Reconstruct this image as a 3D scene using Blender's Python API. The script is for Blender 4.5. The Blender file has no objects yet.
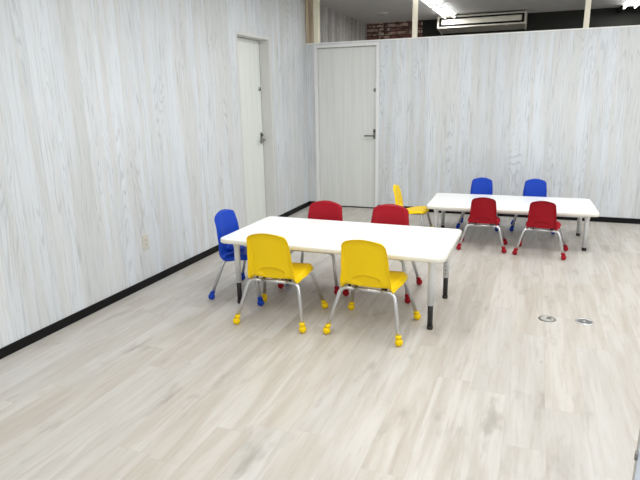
import bpy, bmesh, math, random
from mathutils import Vector, Matrix
random.seed(3)
SC = bpy.context.scene
COL = SC.collection
PI = math.pi
SC.view_settings.view_transform = 'Standard'
SC.view_settings.look = 'None'
SC.view_settings.exposure = .1
SC.view_settings.gamma = 1

def lin(c):
    return tuple((v/255/12.92 if v/255 <= .04045 else ((v/255+.055)/1.055)**2.4) for v in c)

# ------------------------------------------------------------------ materials
def plain(name, rgb, rough=.5, metal=0, noise=0, spec=.5, coat=0):
    m = bpy.data.materials.new(name); m.use_nodes = True
    nt = m.node_tree; b = nt.nodes['Principled BSDF']
    b.inputs['Roughness'].default_value = rough; b.inputs['Metallic'].default_value = metal
    b.inputs['Specular IOR Level'].default_value = spec
    b.inputs['Coat Weight'].default_value = coat
    c = lin(rgb)
    n = nt.nodes.new('ShaderNodeTexNoise'); n.inputs['Scale'].default_value = 30
    tc = nt.nodes.new('ShaderNodeTexCoord'); nt.links.new(tc.outputs['Object'], n.inputs['Vector'])
    mx = nt.nodes.new('ShaderNodeMix'); mx.data_type = 'RGBA'
    k = noise or .02
    mx.inputs[6].default_value = (*[v*(1-k) for v in c], 1); mx.inputs[7].default_value = (*[min(1, v*(1+k)) for v in c], 1)
    nt.links.new(n.outputs['Fac'], mx.inputs[0]); nt.links.new(mx.outputs[2], b.inputs['Base Color'])
    return m

class G:
    """tiny node graph helper"""
    def __init__(s, name):
        s.m = bpy.data.materials.new(name); s.m.use_nodes = True; s.nt = s.m.node_tree
        s.b = s.nt.nodes['Principled BSDF']
        tc = s.nt.nodes.new('ShaderNodeTexCoord'); sp = s.nt.nodes.new('ShaderNodeSeparateXYZ')
        s.nt.links.new(tc.outputs['Object'], sp.inputs[0]); s.xyz = [sp.outputs[i] for i in range(3)]
    def put(s, sock, v):
        if isinstance(v, (int, float)): sock.default_value = v
        elif isinstance(v, tuple): sock.default_value = (*v, 1) if len(v) == 3 and sock.type == 'RGBA' else v
        else: s.nt.links.new(v, sock)
    def math(s, op, a, b=0, c=0):
        n = s.nt.nodes.new('ShaderNodeMath'); n.operation = op
        s.put(n.inputs[0], a); s.put(n.inputs[1], b); s.put(n.inputs[2], c); return n.outputs[0]
    def vec(s, x, y, z=0):
        n = s.nt.nodes.new('ShaderNodeCombineXYZ'); s.put(n.inputs[0], x); s.put(n.inputs[1], y); s.put(n.inputs[2], z); return n.outputs[0]
    def noise(s, v, scale=1, detail=2, rough=.5, dist=0):
        n = s.nt.nodes.new('ShaderNodeTexNoise'); s.put(n.inputs['Vector'], v); n.inputs['Scale'].default_value = scale
        n.inputs['Detail'].default_value = detail; n.inputs['Roughness'].default_value = rough; n.inputs['Distortion'].default_value = dist
        return n.outputs['Fac']
    def white(s, v):
        n = s.nt.nodes.new('ShaderNodeTexWhiteNoise'); n.noise_dimensions = '2D'; s.put(n.inputs['Vector'], v); return n.outputs['Value']
    def mix(s, f, a, b):
        n = s.nt.nodes.new('ShaderNodeMix'); n.data_type = 'RGBA'; s.put(n.inputs[0], f); s.put(n.inputs[6], a); s.put(n.inputs[7], b); return n.outputs[2]
    def step(s, v, lo, hi, a=0., b=1.):
        n = s.nt.nodes.new('ShaderNodeMapRange'); n.interpolation_type = 'SMOOTHSTEP'
        s.put(n.inputs[0], v); n.inputs[1].default_value = lo; n.inputs[2].default_value = hi; n.inputs[3].default_value = a; n.inputs[4].default_value = b
        return n.outputs[0]
    def done(s, col, rough=.5, bump=None, spec=.5, bs=.2):
        s.put(s.b.inputs['Base Color'], col); s.put(s.b.inputs['Roughness'], rough); s.b.inputs['Specular IOR Level'].default_value = spec
        if bump is not None:
            n = s.nt.nodes.new('ShaderNodeBump'); n.inputs['Strength'].default_value = bs; n.inputs['Distance'].default_value = .002
            s.put(n.inputs['Height'], bump); s.nt.links.new(n.outputs[0], s.b.inputs['Normal'])
        return s.m

def wall_wood(name, ax, base, dark, light, streak=.9, seam=.3, pw=.2):
    g = G(name); a = g.xyz[ax]; z = g.xyz[2]
    pid = g.math('FLOOR', g.math('DIVIDE', a, pw)); rnd = g.white(g.vec(pid, 3.7))
    rnd2 = g.white(g.vec(pid, 9.1))
    zo = g.math('ADD', z, g.math('MULTIPLY', rnd, 40))
    broad = g.noise(g.vec(g.math('MULTIPLY', a, 9), g.math('MULTIPLY', zo, .5), rnd), 1, 2, .5, .3)
    med = g.noise(g.vec(g.math('MULTIPLY', a, 60), g.math('MULTIPLY', zo, 2.6), 2), 1, 3, .6, .2)
    fine = g.noise(g.vec(g.math('MULTIPLY', a, 260), g.math('MULTIPLY', zo, 14), 5), 1, 2, .6)
    ringn = g.noise(g.vec(g.math('MULTIPLY', a, 7), g.math('MULTIPLY', zo, .55), 8), 1, 1, .5, .4)
    ring = g.math('SINE', g.math('MULTIPLY', g.math('ADD', ringn, g.math('MULTIPLY', fine, .02)), 170))
    ring = g.step(ring, .35, 1.0)
    patch = g.step(g.noise(g.vec(g.math('MULTIPLY', a, 6), g.math('MULTIPLY', zo, 1.1), 14), 1, 2), .46, .60)
    ring = g.math('MULTIPLY', ring, patch)
    c = g.mix(g.step(broad, .38, .62), base, light)
    c = g.mix(g.math('MULTIPLY', g.step(med, .5, .72), .5*streak), c, dark)
    c = g.mix(g.math('MULTIPLY', ring, .5*streak), c, dark)
    c = g.mix(g.math('MULTIPLY', g.step(fine, .5, .8), .25*streak), c, dark)
    c = g.mix(g.math('MULTIPLY', g.step(rnd2, .2, 1.), .16), c, dark)
    fr = g.math('FRACT', g.math('DIVIDE', a, pw)); e = g.math('ABSOLUTE', g.math('SUBTRACT', fr, .5))
    sm = g.math('MULTIPLY', g.step(e, .484, .498), seam)
    c = g.mix(sm, c, dark)
    return g.done(c, .55, fine, .3, .2)

def floor_wood(name):
    g = G(name); x, y = g.xyz[0], g.xyz[1]; pw, pl = .178, 1.22
    row = g.math('FLOOR', g.math('DIVIDE', x, pw)); off = g.math('MULTIPLY', g.white(g.vec(row, 1.3)), pl)
    yy = g.math('DIVIDE', g.math('ADD', y, off), pl); cell = g.math('FLOOR', yy)
    r1 = g.white(g.vec(row, cell)); r2 = g.white(g.vec(cell, g.math('ADD', row, 31.7)))
    yo = g.math('ADD', y, g.math('MULTIPLY', r1, 57)); xo = g.math('ADD', x, g.math('MULTIPLY', r2, 13))
    broad = g.noise(g.vec(g.math('MULTIPLY', xo, 11), g.math('MULTIPLY', yo, 1.1), r1), 1, 3, .55, .5)
    med = g.noise(g.vec(g.math('MULTIPLY', xo, 42), g.math('MULTIPLY', yo, 2.6), 4), 1, 4, .6, .3)
    fine = g.noise(g.vec(g.math('MULTIPLY', xo, 240), g.math('MULTIPLY', yo, 12), 6), 1, 2, .6)
    blot = g.noise(g.vec(g.math('MULTIPLY', xo, 7), g.math('MULTIPLY', yo, 2.6), 8), 1, 3, .6)
    base = lin((186, 179, 168)); light = lin((202, 198, 190)); tan = lin((166, 154, 138)); grey = lin((143, 136, 126))
    c = g.mix(g.step(broad, .36, .64), base, light)
    c = g.mix(g.math('MULTIPLY', g.step(r1, .15, 1.), .30), c, lin((184, 175, 162)))
    c = g.mix(g.math('MULTIPLY', g.step(r2, .4, 1.), .35), c, lin((195, 195, 193)))
    c = g.mix(g.math('MULTIPLY', g.step(med, .46, .76), .40), c, tan)
    c = g.mix(g.math('MULTIPLY', g.step(blot, .56, .78), .6), c, grey)
    c = g.mix(g.math('MULTIPLY', g.step(fine, .5, .8), .18), c, grey)
    # a few small knots
    v = g.nt.nodes.new('ShaderNodeTexVoronoi'); v.inputs['Scale'].default_value = 1
    g.put(v.inputs['Vector'], g.vec(g.math('MULTIPLY', xo, 3.2), g.math('MULTIPLY', yo, 1.5), 0))
    c = g.mix(g.math('MULTIPLY', g.step(v.outputs['Distance'], .0, .05, 1., 0.), .5), c, lin((105, 94, 82)))
    ex = g.math('ABSOLUTE', g.math('SUBTRACT', g.math('FRACT', g.math('DIVIDE', x, pw)), .5))
    ey = g.math('ABSOLUTE', g.math('SUBTRACT', g.math('FRACT', yy), .5))
    sm = g.math('MAXIMUM', g.step(ex, .491, .5), g.step(ey, .4985, .5))
    c = g.mix(g.math('MULTIPLY', sm, .2), c, lin((150, 142, 132)))
    return g.done(c, g.step(med, .3, .8, .36, .5), fine, .4, .08)

def brick_mat():
    g = G('weathered_brick')
    n = g.nt.nodes.new('ShaderNodeTexBrick'); g.put(n.inputs['Vector'], g.vec(g.xyz[0], g.xyz[2]))
    n.inputs['Scale'].default_value = 1; n.inputs['Brick Width'].default_value = .21; n.inputs['Row Height'].default_value = .062
    n.inputs['Mortar Size'].default_value = .007; n.inputs['Mortar'].default_value = (*lin((52, 45, 42)), 1)
    n.inputs['Bias'].default_value = -.1
    n.inputs['Color1'].default_value = (*lin((120, 68, 58)), 1); n.inputs['Color2'].default_value = (*lin((225, 205, 188)), 1)
    f = g.noise(g.vec(g.math('MULTIPLY', g.xyz[0], 8), 0, g.math('MULTIPLY', g.xyz[2], 20)), 1, 3)
    c = g.mix(g.step(f, .42, .62), n.outputs['Color'], lin((82, 58, 52)))
    return g.done(c, .9)

def door_mat(name, ax, col, col2):
    g = G(name); a = g.xyz[ax]
    n = g.noise(g.vec(g.math('MULTIPLY', a, 30), g.math('MULTIPLY', g.xyz[2], .9), 0), 1, 4, .6)
    return g.done(g.mix(g.step(n, .35, .7), col, col2), .5, None, .35)

def emis(name, s):
    m = bpy.data.materials.new(name); m.use_nodes = True; b = m.node_tree.nodes['Principled BSDF']
    b.inputs['Base Color'].default_value = (.9, .9, .9, 1)
    b.inputs['Emission Color'].default_value = (1, .99, .97, 1); b.inputs['Emission Strength'].default_value = s
    return m

WB, WD, WL = lin((213, 215, 215)), lin((168, 172, 174)), lin((220, 225, 230))
M = dict(
    wall_y=wall_wood('whitewashed_wood_left', 1, WB, WD, WL),
    wall_x=wall_wood('whitewashed_wood_partition', 0, WB, WD, WL),
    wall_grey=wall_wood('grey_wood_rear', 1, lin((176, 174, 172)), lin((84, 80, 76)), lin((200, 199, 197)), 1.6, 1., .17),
    floor=floor_wood('pale_vinyl_plank'), brick=brick_mat(),
    black=plain('black_vinyl', (7, 7, 9), .6, noise=.1, spec=.25), darkwall=plain('near_black_wall', (34, 36, 32), .8, noise=.15),
    ceil=plain('ceiling_board', (205, 205, 205), .9), white=plain('painted_white', (212, 212, 210), .5),
    trimw=plain('white_trim', (230, 230, 230), .45), cap=plain('cap_white', (238, 237, 234), .5),
    door_y=door_mat('door_laminate_left', 1, lin((222, 227, 220)), lin((230, 234, 229))),
    door_x=door_mat('door_laminate_back', 0, lin((216, 218, 215)), lin((225, 227, 224))),
    steel=plain('brushed_steel', (150, 148, 144), .3, 1), chrome=plain('chrome_tube', (205, 206, 208), .32, .9),
    darkmetal=plain('dark_metal', (60, 60, 62), .4, .8),
    top=plain('white_laminate_top', (250, 251, 249), .28), edge=plain('cream_edge_band', (232, 230, 218), .4),
    legw=plain('white_steel_leg', (222, 224, 225), .35, .15), legb=plain('black_leg_insert', (30, 28, 28), .45),
    yellow=plain('yellow_plastic', (243, 206, 2), .45, spec=.3), red=plain('red_plastic', (156, 6, 28), .5, spec=.25), blue=plain('blue_plastic', (4, 62, 178), .45, spec=.3),
    cream_post=plain('cream_post', (240, 234, 214), .6), brown_post=door_mat('raw_wood_post', 0, lin((150, 132, 112)), lin((216, 200, 174))),
    ac=plain('air_conditioner_cream', (226, 222, 208), .5), acg=plain('air_conditioner_grey', (176, 174, 166), .5),
    outlet=plain('ivory_outlet', (208, 205, 194), .45), slot=plain('slot_dark', (70, 68, 62), .6),
    tube=emis('lit_tube', 6), lamp=emis('lit_reflector', .3),
    glass=plain('pale_panel', (214, 222, 236), .3),
)

# ------------------------------------------------------------------ mesh helpers
def obj(name, bm, mat, parent=None, smooth=False, bevel=0, kind=None):
    bmesh.ops.recalc_face_normals(bm, faces=bm.faces)
    me = bpy.data.meshes.new(name); bm.to_mesh(me); bm.free()
    if smooth:
        for p in me.polygons: p.use_smooth = True
    me.materials.append(mat)
    o = bpy.data.objects.new(name, me); COL.objects.link(o)
    if parent: o.parent = parent
    if bevel:
        b = o.modifiers.new('bevel', 'BEVEL'); b.width = bevel; b.segments = 2; b.limit_method = 'ANGLE'
    if kind: o['kind'] = kind
    return o
def thing(name, label, cat, loc=(0, 0, 0), rz=0, group=None):
    o = bpy.data.objects.new(name, None); COL.objects.link(o); o.location = loc; o.rotation_euler = (0, 0, rz)
    o.empty_display_size = .1
    o['label'] = label; o['category'] = cat
    if group: o['group'] = group
    return o
def box(bm, x0, x1, y0, y1, z0, z1):
    v = [bm.verts.new((x, y, z)) for x in (x0, x1) for y in (y0, y1) for z in (z0, z1)]
    for f in ((0, 1, 3, 2), (4, 6, 7, 5), (0, 4, 5, 1), (2, 3, 7, 6), (0, 2, 6, 4), (1, 5, 7, 3)): bm.faces.new([v[i] for i in f])
    return bm
def B(*a): return box(bmesh.new(), *a)
def struct(name, bm, mat, parent=None, bevel=0): return obj(name, bm, mat, parent, bevel=bevel, kind='structure' if parent is None else None)
def round_path(pts, r, n=7):
    pts = [Vector(p) for p in pts]; out = [pts[0]]
    for i in range(1, len(pts)-1):
        a = (pts[i-1]-pts[i]); b = (pts[i+1]-pts[i]); rr = min(r, a.length*.49, b.length*.49)
        p0 = pts[i]+a.normalized()*rr; p1 = pts[i]+b.normalized()*rr
        for k in range(n+1):
            t = k/n; out.append((1-t)**2*p0+2*t*(1-t)*pts[i]+t*t*p1)
    out.append(pts[-1]); return out
def sweep(bm, path, r, n=14):
    path = [Vector(p) for p in path]; rings = []
    t = (path[1]-path[0]).normalized(); nrm = t.orthogonal().normalized()
    for i, p in enumerate(path):
        a = path[max(i-1, 0)]; b = path[min(i+1, len(path)-1)]; t2 = (b-a).normalized()
        nrm = (nrm-t2*nrm.dot(t2)).normalized(); bn = t2.cross(nrm)
        rr = r[i] if isinstance(r, (list, tuple)) else r
        rings.append([bm.verts.new(p+(nrm*math.cos(2*PI*k/n)+bn*math.sin(2*PI*k/n))*rr) for k in range(n)])
    for a, b in zip(rings, rings[1:]):
        for k in range(n): bm.faces.new((a[k], a[(k+1) % n], b[(k+1) % n], b[k]))
    bm.faces.new(rings[0]); bm.faces.new(rings[-1]); return bm
def lathe(bm, prof, c=(0, 0, 0), n=24, M4=None):
    rings = []
    for (r, z) in prof:
        rings.append([bm.verts.new((c[0]+r*math.cos(2*PI*k/n), c[1]+r*math.sin(2*PI*k/n), c[2]+z)) for k in range(n)])
    for a, b in zip(rings, rings[1:]):
        for k in range(n): bm.faces.new((a[k], a[(k+1) % n], b[(k+1) % n], b[k]))
    bm.faces.new(rings[0]); bm.faces.new(rings[-1])
    if M4 is not None: bmesh.ops.transform(bm, matrix=M4, verts=bm.verts)
    return bm
def rrect(hx, hy, r, n=8):
    out = []
    for cx, cy, a0 in ((hx-r, hy-r, 0), (-hx+r, hy-r, PI/2), (-hx+r, -hy+r, PI), (hx-r, -hy+r, 1.5*PI)):
        for k in range(n+1):
            a = a0+PI/2*k/n; out.append((cx+r*math.cos(a), cy+r*math.sin(a)))
    return out
def slab(bm, hx, hy, r, levels):
    """stack of (inset, z) outlines -> closed solid"""
    rings = [[bm.verts.new((x, y, z)) for x, y in rrect(hx-i, hy-i, max(r-i, .004))] for i, z in levels]
    for a, b in zip(rings, rings[1:]):
        for k in range(len(a)): bm.faces.new((a[k], a[(k+1) % len(a)], b[(k+1) % len(a)], b[k]))
    bm.faces.new(rings[0]); bm.faces.new(rings[-1]); return bm

# ------------------------------------------------------------------ setting
CEIL = 2.69; YF = 2.85; YR = -9.0; XR = 6.2; H = 2.15
struct('floor', B(-.3, XR, YR, YF+.1, -.06, 0), M['floor'])
struct('ceiling', B(-.3, XR, YR, YF+.1, CEIL, CEIL+.06), M['ceil'])
D0, D1, DH = -1.857, -1.078, 2.135             # left door opening outer edges
bm = bmesh.new()
box(bm, -.2, 0, YR, D0, 0, CEIL); box(bm, -.2, 0, D1, .0, 0, CEIL); box(bm, -.2, 0, D0, D1, DH, CEIL)
struct('wall_left', bm, M['wall_y'])
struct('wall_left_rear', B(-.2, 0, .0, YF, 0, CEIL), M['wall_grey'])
P0, P1, PH = .112, .985, 2.122                # partition door outer frame
bm = bmesh.new()
box(bm, 0, P0, 0, .1, 0, H-.012); box(bm, P1, XR, 0, .1, 0, H-.012)
box(bm, P0, P1, 0, .1, PH, H-.012)
struct('wall_partition', bm, M['wall_x'])
struct('trim_1', B(0, XR, -.006, .106, H-.012, H), M['cap'])
struct('wall_back', B(.97, XR, YF, YF+.1, 0, CEIL), M['darkwall'])
struct('wall_back_brick', B(-.2, .97, YF-.03, YF+.1, 0, CEIL), M['brick'])
struct('wall_right', B(XR, XR+.1, YR, YF+.1, 0, CEIL), M['white'])
struct('wall_front', B(-.2, XR, YR-.1, YR, 0, CEIL), M['white'])
bm = bmesh.new(); box(bm, 0, .009, YR, D0, 0, .061); box(bm, 0, .009, D1, -.009, 0, .061)
struct('baseboard_left', bm, M['black'])
bm = bmesh.new(); box(bm, 0, P0, -.009, 0, 0, .061); box(bm, P1, XR, -.009, 0, 0, .061)
struct('baseboard_partition', bm, M['black'])

# left door: deep reveal, leaf set 12 cm back
fr = .03
d = bpy.data.objects.new('door_1', None); COL.objects.link(d); d['kind'] = 'structure'; d.location = (0, D0, 0)
def loc(bm): bmesh.ops.translate(bm, vec=(0, -D0, 0), verts=bm.verts); return bm
bm = bmesh.new()
box(bm, -.16, .004, D0, D0+fr, 0, DH); box(bm, -.16, .004, D1-fr, D1, 0, DH); box(bm, -.16, .004, D0+fr, D1-fr, DH-fr, DH)
obj('door_frame', loc(bm), M['white'], d, bevel=.002)
leaf = obj('door_leaf', loc(B(-.155, -.12, D0+fr+.003, D1-fr-.010, .008, DH-fr-.006)), M['door_y'], d)
obj('gap_shade_panel', loc(B(-.2, -.162, D0, D1, 0, DH)), M['black'], d)  # black sheet standing in for the shade in the gap beside the leaf
def lever(parent, T, big=1):
    """lever handle: rosettes in XZ plane at origin, facing -Y; lever points -X"""
    def tr(bm): bmesh.ops.transform(bm, matrix=T, verts=bm.verts); return bm
    R = Matrix.Rotation(PI/2, 4, 'X')
    bm = bmesh.new(); box(bm, -.02, .02, -.007, 0, -.045, .085)
    hp = obj('handle_plate', tr(bm), M['steel'], parent, bevel=.003)
    bm = bmesh.new(); sweep(bm, round_path([(0, 0, 0), (0, -.05, 0), (-.125, -.052, 0)], .015), .0095); obj('door_handle', tr(bm), M['steel'], parent, True)
    bm = lathe(bmesh.new(), [(.013, 0), (.013, .012), (.009, .015)], M4=Matrix.Translation((0, -.007, .055)) @ R); obj('thumb_turn', tr(bm), M['darkmetal'], parent)
    bm = lathe(bmesh.new(), [(.024, 0), (.024, .008), (.018, .013), (.008, .014)], M4=Matrix.Translation((.004, 0, .575)) @ R)
    obj('door_lock', tr(bm), M['steel'], parent)
# world->door local
lever(leaf, Matrix.Translation((-.12, D1-fr-.05-D0, 1.0)) @ Matrix.Rotation(PI/2, 4, 'Z'))
# partition door
d2 = bpy.data.objects.new('door_2', None); COL.objects.link(d2); d2['kind'] = 'structure'; d2.location = (P0, 0, 0)
def loc2(bm): bmesh.ops.translate(bm, vec=(-P0, 0, 0), verts=bm.verts); return bm
bm = bmesh.new()
box(bm, P0, P0+.035, -.008, .1, 0, PH); box(bm, P1-.035, P1, -.008, .1, 0, PH); box(bm, P0+.035, P1-.035, -.008, .1, PH-.036, PH)
obj('door_frame', loc2(bm), M['trimw'], d2, bevel=.002)
leaf2 = obj('door_leaf', loc2(B(P0+.039, P1-.039, .045, .08, .012, PH-.041)), M['door_x'], d2)
obj('threshold', loc2(B(P0+.035, P1-.035, .03, .1, 0, .006)), M['darkmetal'], d2)
obj('stop_panel', loc2(B(P0+.035, P1-.035, .085, .1, .006, PH-.036)), M['black'], d2)
lever(leaf2, Matrix.Translation((.925-P0, .045, .97)))

# open door edge at the right, close to the camera
d3 = bpy.data.objects.new('door_3', None); COL.objects.link(d3); d3['kind'] = 'structure'; d3.location = (3.195, -5.56, 0); d3.rotation_euler = (0, 0, -.35)
obj('door_leaf', B(.005, .80, -.036, .0, .008, 2.04), M['glass'], d3)
obj('edge_strip', B(0, .005, -.038, .002, .008, 2.04), M['acg'], d3, bevel=.002)
for z in (.25, .585, 1.8):
    obj('hinge', sweep(bmesh.new(), [(.002, -.040, z-.012), (.002, -.040, z+.012)], .004), M['steel'], d3, True)

# ------------------------------------------------------------------ posts on the partition
def post(x0, x1, y0, y1, mat, label):
    t = obj('support_post', B(-(x1-x0)/2, (x1-x0)/2, 0, y1-y0, 0, CEIL-H), mat, bevel=.003); t.location = ((x0+x1)/2, y0, H)
    t['label'] = label; t['category'] = 'post'; return t
post(.002, .104, .0, .10, M['brown_post'], 'raw brown wooden post on the partition corner against the left wall')
post(.110, .178, .0, .07, M['cream_post'], 'cream post above the hinge side of the partition door, next to the brown post')
post(1.392, 1.448, .02, .08, M['cream_post'], 'slim cream post on the partition in front of the brick wall')
post(3.29, 3.345, .02, .08, M['cream_post'], 'slim cream post on the partition in front of the black wall')

# ------------------------------------------------------------------ ceiling lamps (other room)
def lamp_fixture(x, y, z, L, label, lit=True):
    t = thing('ceiling_light', label, 'light', (x, y, z), 0, 'twin tube ceiling lights behind the partition')
    bm = bmesh.new()
    vs = []
    for yy in (-L/2, L/2):
        vs.append([bm.verts.new(p) for p in ((-.11, yy, .0), (-.10, yy, -.012), (-.035, yy, -.035), (.035, yy, -.035), (.10, yy, -.012), (.11, yy, 0))])
    for k in range(6): bm.faces.new((vs[0][k], vs[0][(k+1) % 6], vs[1][(k+1) % 6], vs[1][k]))
    bm.faces.new(vs[0]); bm.faces.new(vs[1]); obj('housing', bm, M['lamp'], t)
    for s in (-1, 1):
        obj('tube', sweep(bmesh.new(), [(s*.07, -L/2+.03, -.052), (s*.07, L/2-.03, -.052)], .014), M['tube'], t, True)
        for e in (-1, 1): obj('tube_holder', B(s*.07-.013, s*.07+.013, e*(L/2-.018)-.012, e*(L/2-.018)+.012, -.07, -.012), M['acg'], t)
    return t
lamp_fixture(1.50, 1.70, CEIL, 1.22, 'twin tube ceiling light touching the left end of the air conditioner')
lamp_fixture(1.50, .44, CEIL, 1.22, 'twin tube ceiling light right above the partition, nearer one of the row')
lamp_fixture(4.02, 1.95, CEIL, 1.22, 'twin tube ceiling light at the right edge above the black wall')

# air conditioner
t = thing('air_conditioner', 'long cream ceiling air conditioner with black-rimmed louver over the partition', 'air conditioner', (1.965, 2.36, CEIL))
W2 = .665
def extr(prof, x0, x1):
    bm = bmesh.new(); a = [bm.verts.new((x0, y, z)) for y, z in prof]; b = [bm.verts.new((x1, y, z)) for y, z in prof]
    n = len(prof)
    for k in range(n): bm.faces.new((a[k], a[(k+1) % n], b[(k+1) % n], b[k]))
    bm.faces.new(a); bm.faces.new(b); return bm
obj('body', extr([(0, -.03), (0, -.19), (.03, -.20), (.42, -.24), (.48, -.23), (.48, -.01), (.05, -.01)], -W2+.02, W2-.02), M['acg'], t)
for s in (-1, 1):
    obj('side_panel', extr([(-.012, -.02), (-.012, -.20), (.03, -.212), (.42, -.25), (.482, -.24), (.482, -.005), (.05, -.005)], *sorted((s*(W2-.022), s*W2))), M['ac'], t, bevel=.004)
bm = bmesh.new(); X = W2-.022
box(bm, -X, X, -.012, .0, -.05, -.03); box(bm, -X, X, -.012, .0, -.20, -.175)
obj('front_rim', bm, M['ac'], t)
bm = bmesh.new(); X2 = X-.012
box(bm, -X2, X2, -.018, -.002, -.070, -.05); box(bm, -X2, X2, -.018, -.002, -.180, -.156)
box(bm, -X2, -X2+.026, -.018, -.002, -.156, -.07); box(bm, X2-.026, X2, -.018, -.002, -.156, -.07)
obj('slot_frame', bm, M['black'], t)
obj('louver', B(-X2+.034, X2-.034, -.022, -.004, -.152, -.076), M['ac'], t, bevel=.004)
obj('indicator', B(.36, .40, .05, .07, -.208, -.202), M['cap'], t)
# ceiling fittings
t = thing('ceiling_spotlight', 'small black spotlight on the ceiling near the right edge', 'light', (3.95, 2.75, CEIL))
obj('mount', lathe(bmesh.new(), [(.03, -.0), (.03, -.015), (.012, -.02), (.012, -.04)]), M['black'], t)
obj('lamp_head', sweep(bmesh.new(), [(-.05, -.05, -.07), (-.02, -.02, -.055), (.04, .04, -.03)], [.034, .034, .022]), M['black'], t, True)
t = thing('smoke_detector', 'flat grey round fitting on the ceiling above the brick wall', 'ceiling fitting', (.569, 1.7, CEIL))
obj('base', lathe(bmesh.new(), [(.09, 0), (.09, -.012), (.075, -.018)]), M['ceil'], t)
obj('cover', lathe(bmesh.new(), [(.06, -.018), (.055, -.03), (.03, -.034)]), M['acg'], t, True)

# outlet
t = thing('wall_outlet', 'ivory wall outlet plate low on the left wall', 'outlet', (0, -3.522, .305))
obj('plate', B(0, .007, -.036, .036, 0, .12), M['outlet'], t, bevel=.003)
bm = bmesh.new(); box(bm, .007, .010, -.014, .014, .025, .095); so = obj('socket', bm, M['outlet'], t, bevel=.001)
for z in (.042, .078):
    for y in (-.005, .005): obj('slot', B(.0098, .0106, y-.001, y+.001, z-.007, z+.006), M['slot'], so)

# floor covers
for x, y, lab, tilt in ((3.052, -3.255, 'left of the two round metal floor covers, dull with a raised flap', True), (3.282, -3.228, 'right of the two round metal floor covers, brighter polished rim', False)):
    t = thing('floor_cover', lab, 'floor cover', (x, y, 0), 0)
    obj('rim', lathe(bmesh.new(), [(.056, 0), (.056, .002), (.05, .005), (.044, .005), (.044, .001)], n=36), M['steel' if tilt else 'chrome'], t, True)
    obj('lid', lathe(bmesh.new(), [(.043, .0005), (.043, .003), (.036, .0045)], n=36), M['acg' if tilt else 'steel'], t)
    if tilt: obj('flap', B(-.004, .026, -.012, .022, .0045, .008), M['steel'], t, bevel=.002)
    else: obj('screw', lathe(bmesh.new(), [(.01, .0045), (.009, .006), (.005, .0065)], n=16), M['chrome'], t)

# ------------------------------------------------------------------ tables
def table(loc, rz, L, W, h, ext, label):
    t = thing('activity_table', label, 'table', (*loc, 0), rz)
    hx, hy = L/2, W/2; th = .031
    obj('tabletop', slab(bmesh.new(), hx-.003, hy-.003, .05, [(0, h-th+.001), (0, h-.002), (.002, h)]), M['top'], t)
    bm = bmesh.new()
    o_ = [(-.0, h-th), (-.003, h-th+.003), (-.003, h-.005), (0, h-.001)]
    rings = [[bm.verts.new((x, y, z)) for x, y in rrect(hx-.003-i, hy-.003-i, .05-i)] for i, z in o_+[(.003, h-.002), (.003, h-th)]]
    for a, b in zip(rings, rings[1:]+rings[:1]):
        for k in range(len(a)): bm.faces.new((a[k], a[(k+1) % len(a)], b[(k+1) % len(a)], b[k]))
    obj('edge_band', bm, M['edge'], t, True)
    bm = bmesh.new(); ix, iy = hx-.092, hy-.104; z0, z1 = h-th-.03, h-th
    box(bm, -ix, ix, -iy-.012, -iy+.012, z0, z1); box(bm, -ix, ix, iy-.012, iy+.012, z0, z1)
    box(bm, -ix-.012, -ix+.012, -iy+.012, iy-.012, z0, z1); box(bm, ix-.012, ix+.012, -iy+.012, iy-.012, z0, z1)
    obj('apron_frame', bm, M['legw'], t)
    for sx in (-1, 1):
        for sy in (-1, 1):
            cx, cy = sx*ix, sy*iy
            bm = lathe(bmesh.new(), [(.0205, ext), (.0215, h-th-.05), (.027, h-th-.03), (.032, h-th)], (cx, cy, 0)); 
            lg = obj('leg', bm, M['legw'], t)
            for p in lg.data.polygons: p.use_smooth = len(p.vertices) == 4
            obj('mounting_plate', slab(bmesh.new(), .055, .055, .01, [(0, 0), (0, .004)]), M['legw'], lg).location = (cx, cy, h-th-.0045)
            zz = ext+.03
            while zz < h-.09:
                y = cy-sy*.0206
                obj('adjustment_hole', B(cx-.0035, cx+.0035, y-.0012, y+.0012, zz-.0035, zz+.0035), M['slot'], lg)
                zz += .03
            if ext > .08:
                obj('leg_extension', lathe(bmesh.new(), [(.0175, .012), (.0175, ext+.02)], (cx, cy, 0)), M['legb'], lg, True)
                obj('foot_cap', lathe(bmesh.new(), [(.019, 0), (.020, .004), (.020, .02), (.0175, .024)], (cx, cy, 0)), M['legb'], lg)
            else:
                obj('foot_cap', lathe(bmesh.new(), [(.02, 0), (.021, .004), (.021, ext-.002), (.0185, ext+.004)], (cx, cy, 0)), M['legb'], lg)
    return t
table((1.632, -3.360), -.013, 1.598, .806, .5135, .165, 'taller white rectangular table on black-footed legs, between yellow and red chairs')
table((2.6895, -1.092), .0275, 1.598, .808, .3837, .03, 'lower white rectangular table near the partition, between red and blue chairs')

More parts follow.
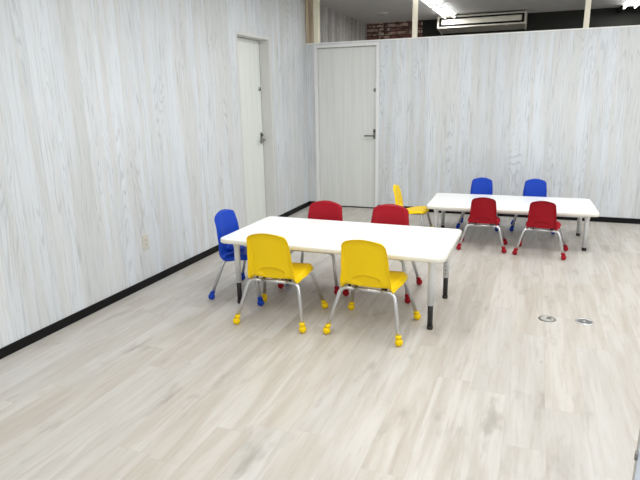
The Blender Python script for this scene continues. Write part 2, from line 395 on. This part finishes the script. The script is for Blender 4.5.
# ------------------------------------------------------------------ chairs
def sstep(a, b, x):
    t = max(0, min(1, (x-a)/(b-a))); return t*t*(3-2*t)
PROF = [(.168, .314), (.165, .336), (.150, .350), (.125, .356), (.08, .355), (.02, .346), (-.04, .333), (-.085, .322), (-.118, .322), (-.141, .340), (-.150, .380),
        (-.157, .44), (-.167, .50), (-.178, .56), (-.188, .61), (-.195, .652)]
def catmull(P, n=8):
    out = []
    for i in range(len(P)-1):
        p0, p1, p2, p3 = [Vector(P[max(0, min(len(P)-1, j))]) for j in (i-1, i, i+1, i+2)]
        for k in range(n):
            t = k/n; out.append(.5*((2*p1)+(-p0+p2)*t+(2*p0-5*p1+4*p2-p3)*t*t+(-p0+3*p1-3*p2+p3)*t**3))
    out.append(Vector(P[-1])); return out
def shell(s):
    C = catmull(PROF, 10); cum = [0]
    for a, b in zip(C, C[1:]): cum.append(cum[-1]+(b-a).length)
    Lp = cum[-1]
    def at(t):
        t = max(0, min(Lp, t))
        for i in range(len(cum)-1):
            if cum[i+1] >= t: break
        k = (t-cum[i])/(cum[i+1]-cum[i]); p = C[i].lerp(C[i+1], k)
        i0, i1 = max(0, i-1), min(len(C)-1, i+2)
        d = (C[i1]-C[i0]).normalized(); return p, d
    tb = next(cum[i] for i, c in enumerate(C) if c[0] < -.10 and c[1] > .3215)   # seat / back split
    def hw(t):                              # half width along the profile
        keys = [(0, .175), (.03, .19), (.12, .200), (.19, .196), (.25, .178), (.29, .172), (.36, .168), (.45, .157), (Lp, .143)]
        for (a, wa), (b, wb) in zip(keys, keys[1:]):
            if t <= b: w = wa+(wb-wa)*sstep(a, b, t); break
        else: w = keys[-1][1]
        R = .048                            # arched top with round corners
        e = t-(Lp-R)
        if e > 0: w *= 1-.34*(1-math.sqrt(max(0, 1-(e/R)**2.2)))
        R = .045
        e = R-t
        if e > 0: w -= R*(1-math.sqrt(max(0, 1-(e/R)**2)))*.8
        return w
    def surf(u, t, off):
        w = hw(t); x = u*w; t -= .020*abs(u)**2.2*sstep(Lp-.16, Lp, t); p, d = at(t)
        n = Vector((-d[1], d[0]))           # away from the sitter (down under seat / rearward on back)
        n = -n if n.dot(Vector((-1, -1))) < 0 else n
        back = sstep(tb-.03, tb+.08, t); a = abs(u)
        side = w-abs(x); end = (Lp-.020*abs(u)**2.2-t)
        dish = -(.020*back*(1-.6*sstep(Lp-.2, Lp, t))+.006*(1-back))*a**2.2
        curl = .011*(1-sstep(.022, .028, side))*(1-.8*sstep(Lp-.2, Lp-.1, t))+.018*(1-sstep(.0, .015, side))
        curl = max(curl, .022*(1-sstep(0, .015, end)))
        lump = 0
        ez = (t-(tb+.054))/.038; ex = x/.098
        if back > 0: lump = -.017*(1-sstep(.84, 1.0, math.sqrt(ex*ex+ez*ez)))
        o = dish+curl+lump+off
        return Vector((x*(1 if s == 1 else .94), p[0]+n[0]*o, p[1]+n[1]*o))*s
    us = []
    for k in range(0, 65):
        q = k/32-1; us.append(math.copysign(1-(1-abs(q))**1.6, q))
    def sheet(t0, t1, n, dense_end):
        ts = []
        for k in range(n+1):
            q = k/n
            if dense_end: q = 1-(1-q)**1.7
            ts.append(t0+(t1-t0)*q)
        bm = bmesh.new()
        F = [[bm.verts.new(surf(u, t, 0)) for u in us] for t in ts]
        K = [[bm.verts.new(surf(u, t, .0045)) for u in us] for t in ts]
        for S in (F, K):
            for a, b in zip(S, S[1:]):
                for k in range(len(us)-1): bm.faces.new((a[k], a[k+1], b[k+1], b[k]))
        for j in range(len(ts)-1):
            for k in (0, len(us)-1): bm.faces.new((F[j][k], F[j+1][k], K[j+1][k], K[j][k]))
        for j in (0, len(ts)-1):
            for k in range(len(us)-1): bm.faces.new((F[j][k], F[j][k+1], K[j][k+1], K[j][k]))
        return bm
    return sheet(0, tb, 30, False), sheet(tb, Lp, 70, True)

def make_chair(color, s, fx, fy, label, group=None):
    """front is +Y; fx, fy = half spread of the feet"""
    t = thing('preschool_chair', label, 'chair', group=group)
    seat, back = shell(s)
    obj('seat', seat, M[color], t, True); obj('backrest', back, M[color], t, True)
    zb = .296*s; r = .0125*(.92 if s < 1 else 1)
    for sy, yb, yf in ((-1, -.115*s, -fy), (1, .125*s, fy)):
        xb = .165*s; yt = yb
        zc = zb-(.0 if sy < 0 else -.004*s)
        if sy > 0: zc = .308*s
        for sx in (-1, 1):
            top = Vector((sx*xb, yb, zc)); foot = Vector((sx*fx, yf, .040*s))
            pth = round_path([(sx*xb*.55, yb, zc), (sx*(xb+.012), yb-(0.004 if sy<0 else -.004), zc), foot], .055*s, 8)
            lg = obj('leg', sweep(bmesh.new(), pth, r), M['chrome'], t, True)
            dr = (foot-top).normalized()
            c = foot+Vector((0, 0, 0)); g = .0255*(s if s == 1 else .92)
            bm = bmesh.new(); prof = [(.010, 0)]
            for k in range(1, 11):
                a = -PI/2+PI*k/11; prof.append((g*math.cos(a), g+g*math.sin(a)))
            prof[0] = (.008, .0008)
            prof = [q for q in prof if q[1] < g*1.72]+[(.0155, 1.74*g), (.0155, 1.80*g), (.0195, 1.84*g), (.0185, 2*g+.012), (.0155, 2*g+.016)]
            gl = lathe(bm, prof, n=20)
            # collar leans along the leg
            ax = -dr; 
            for v in bm.verts:
                if v.co.z > 2*g-.008:
                    hgt = v.co.z-(g*1.2); v.co.x += ax.x/ax.z*hgt*.8; v.co.y += ax.y/ax.z*hgt*.8
            bmesh.ops.translate(bm, vec=(foot.x+dr.x*.01, foot.y+dr.y*.01, 0), verts=bm.verts)
            obj('ball_glide', bm, M[color], lg, True)
        obj('crossbar', sweep(bmesh.new(), [(-xb*.56, yb, zc), (xb*.56, yb, zc)], r*.98), M['chrome'], t, True)
    for sx in (-1, 1):
        obj('side_rail', sweep(bmesh.new(), [(sx*.09*s, -.115*s, .296*s), (sx*.09*s, .125*s, .308*s)], r*.7), M['darkmetal'], t, True)
        for y, zz in ((-.115, .302), (.125, .314)):
            obj('bolt', lathe(bmesh.new(), [(.009, 0), (.009, .016*s)], (sx*.12*s, y*s, zz*s), 10), M['darkmetal'], t)
    return t
def children(o): return [c for c in bpy.data.objects if c.parent == o]
def copy_tree(o, parent=None):
    c = o.copy(); COL.objects.link(c)
    if parent: c.parent = parent
    for ch in children(o):
        if ch is not c: copy_tree(ch, c)
    return c
def place(proto, first, x, y, rz, label):
    o = proto if first else copy_tree(proto)
    o.location = (x, y, 0); o.rotation_euler = (0, 0, rz); o['label'] = label; return o
GN, GF = 'larger chairs around the taller table', 'smaller chairs around the lower table'
bigY = make_chair('yellow', 1, .237, .217, '', GN)
place(bigY, False, 1.977, -3.752, -.055, 'yellow plastic chair with back to viewer, on the right at the taller table')
place(bigY, True, 1.327, -3.780, .028, 'yellow plastic chair with back to viewer, on the left at the taller table')
bigR = make_chair('red', 1, .237, .21, '', GN)
place(bigR, False, 1.863, -3.05, PI, 'red chair behind the taller table, right one, backed by the small yellow chair')
place(bigR, True, 1.315, -3.05, PI, 'red chair behind the taller table, left one, in front of the partition door')
bigB = make_chair('blue', 1, .237, .205, '', GN)
place(bigB, True, .888, -3.415, -PI/2, 'blue chair at the left end of the taller table, beside the left wall')
smR = make_chair('red', .825, .208, .158, '', GF)
place(smR, False, 3.014, -1.585, -.10, 'small red chair with back to viewer, at the right half of the lower table')
place(smR, True, 2.475, -1.54, .02, 'small red chair with back to viewer, at the left half of the lower table')
smB = make_chair('blue', .838, .208, .158, '', GF)
place(smB, False, 2.93, -.62, PI, 'small blue chair behind the lower table, right one')
place(smB, True, 2.356, -.66, PI, 'small blue chair behind the lower table, left one')
smY = make_chair('yellow', .838, .208, .158, '', GF)
oy = place(smY, True, 1.712, -1.25, -PI/2, 'small yellow chair seen from the side at the left end of the lower table')
oy.scale = (1, 1.13, 1)

# ------------------------------------------------------------------ light
def area(x, y, z, sx, sy, p, c=(1, .99, .97), rot=(0, 0, 0)):
    l = bpy.data.lights.new('tube_light', 'AREA'); l.shape = 'RECTANGLE'; l.size = sx; l.size_y = sy; l.energy = p; l.color = c
    o = bpy.data.objects.new('tube_light', l); COL.objects.link(o); o.location = (x, y, z); o.rotation_euler = rot; return o
for x in (1.6, 3.6, 5.4):
    for y, p in ((-1.7, 22), (-3.9, 19), (-5.9, 19), (-7.9, 19)):
        area(x, y, 2.66, .25, 1.25, p, (.97, .985, 1))
for x, y in ((1.5, 1.7), (4.02, 1.95)): area(x, y, 2.61, .2, 1.2, 19)
w = bpy.data.worlds.new('world'); SC.world = w; w.use_nodes = True
w.node_tree.nodes['Background'].inputs[0].default_value = (.9, .95, 1, 1); w.node_tree.nodes['Background'].inputs[1].default_value = .4

# ------------------------------------------------------------------ camera
f = 547.7766; C = Vector((2.8819652, -7.00793625, 1.48314403))
fw = Vector((-0.35177516, 0.90094783, -0.25406151)); r = Vector((0.93309952, 0.35914879, -0.01836924)); u = Vector((-0.07469616, 0.24352652, 0.96701361))
cam = bpy.data.cameras.new('camera'); co = bpy.data.objects.new('camera', cam); COL.objects.link(co)
cam.sensor_fit = 'HORIZONTAL'; cam.sensor_width = 36; cam.lens = f/640*36; cam.clip_start = .02
R3 = Matrix((r, u, -fw)).transposed().to_4x4(); co.matrix_world = Matrix.Translation(C) @ R3
SC.camera = co
SC.cycles.use_denoising = True
SC.cycles.max_bounces = 8; SC.cycles.diffuse_bounces = 6
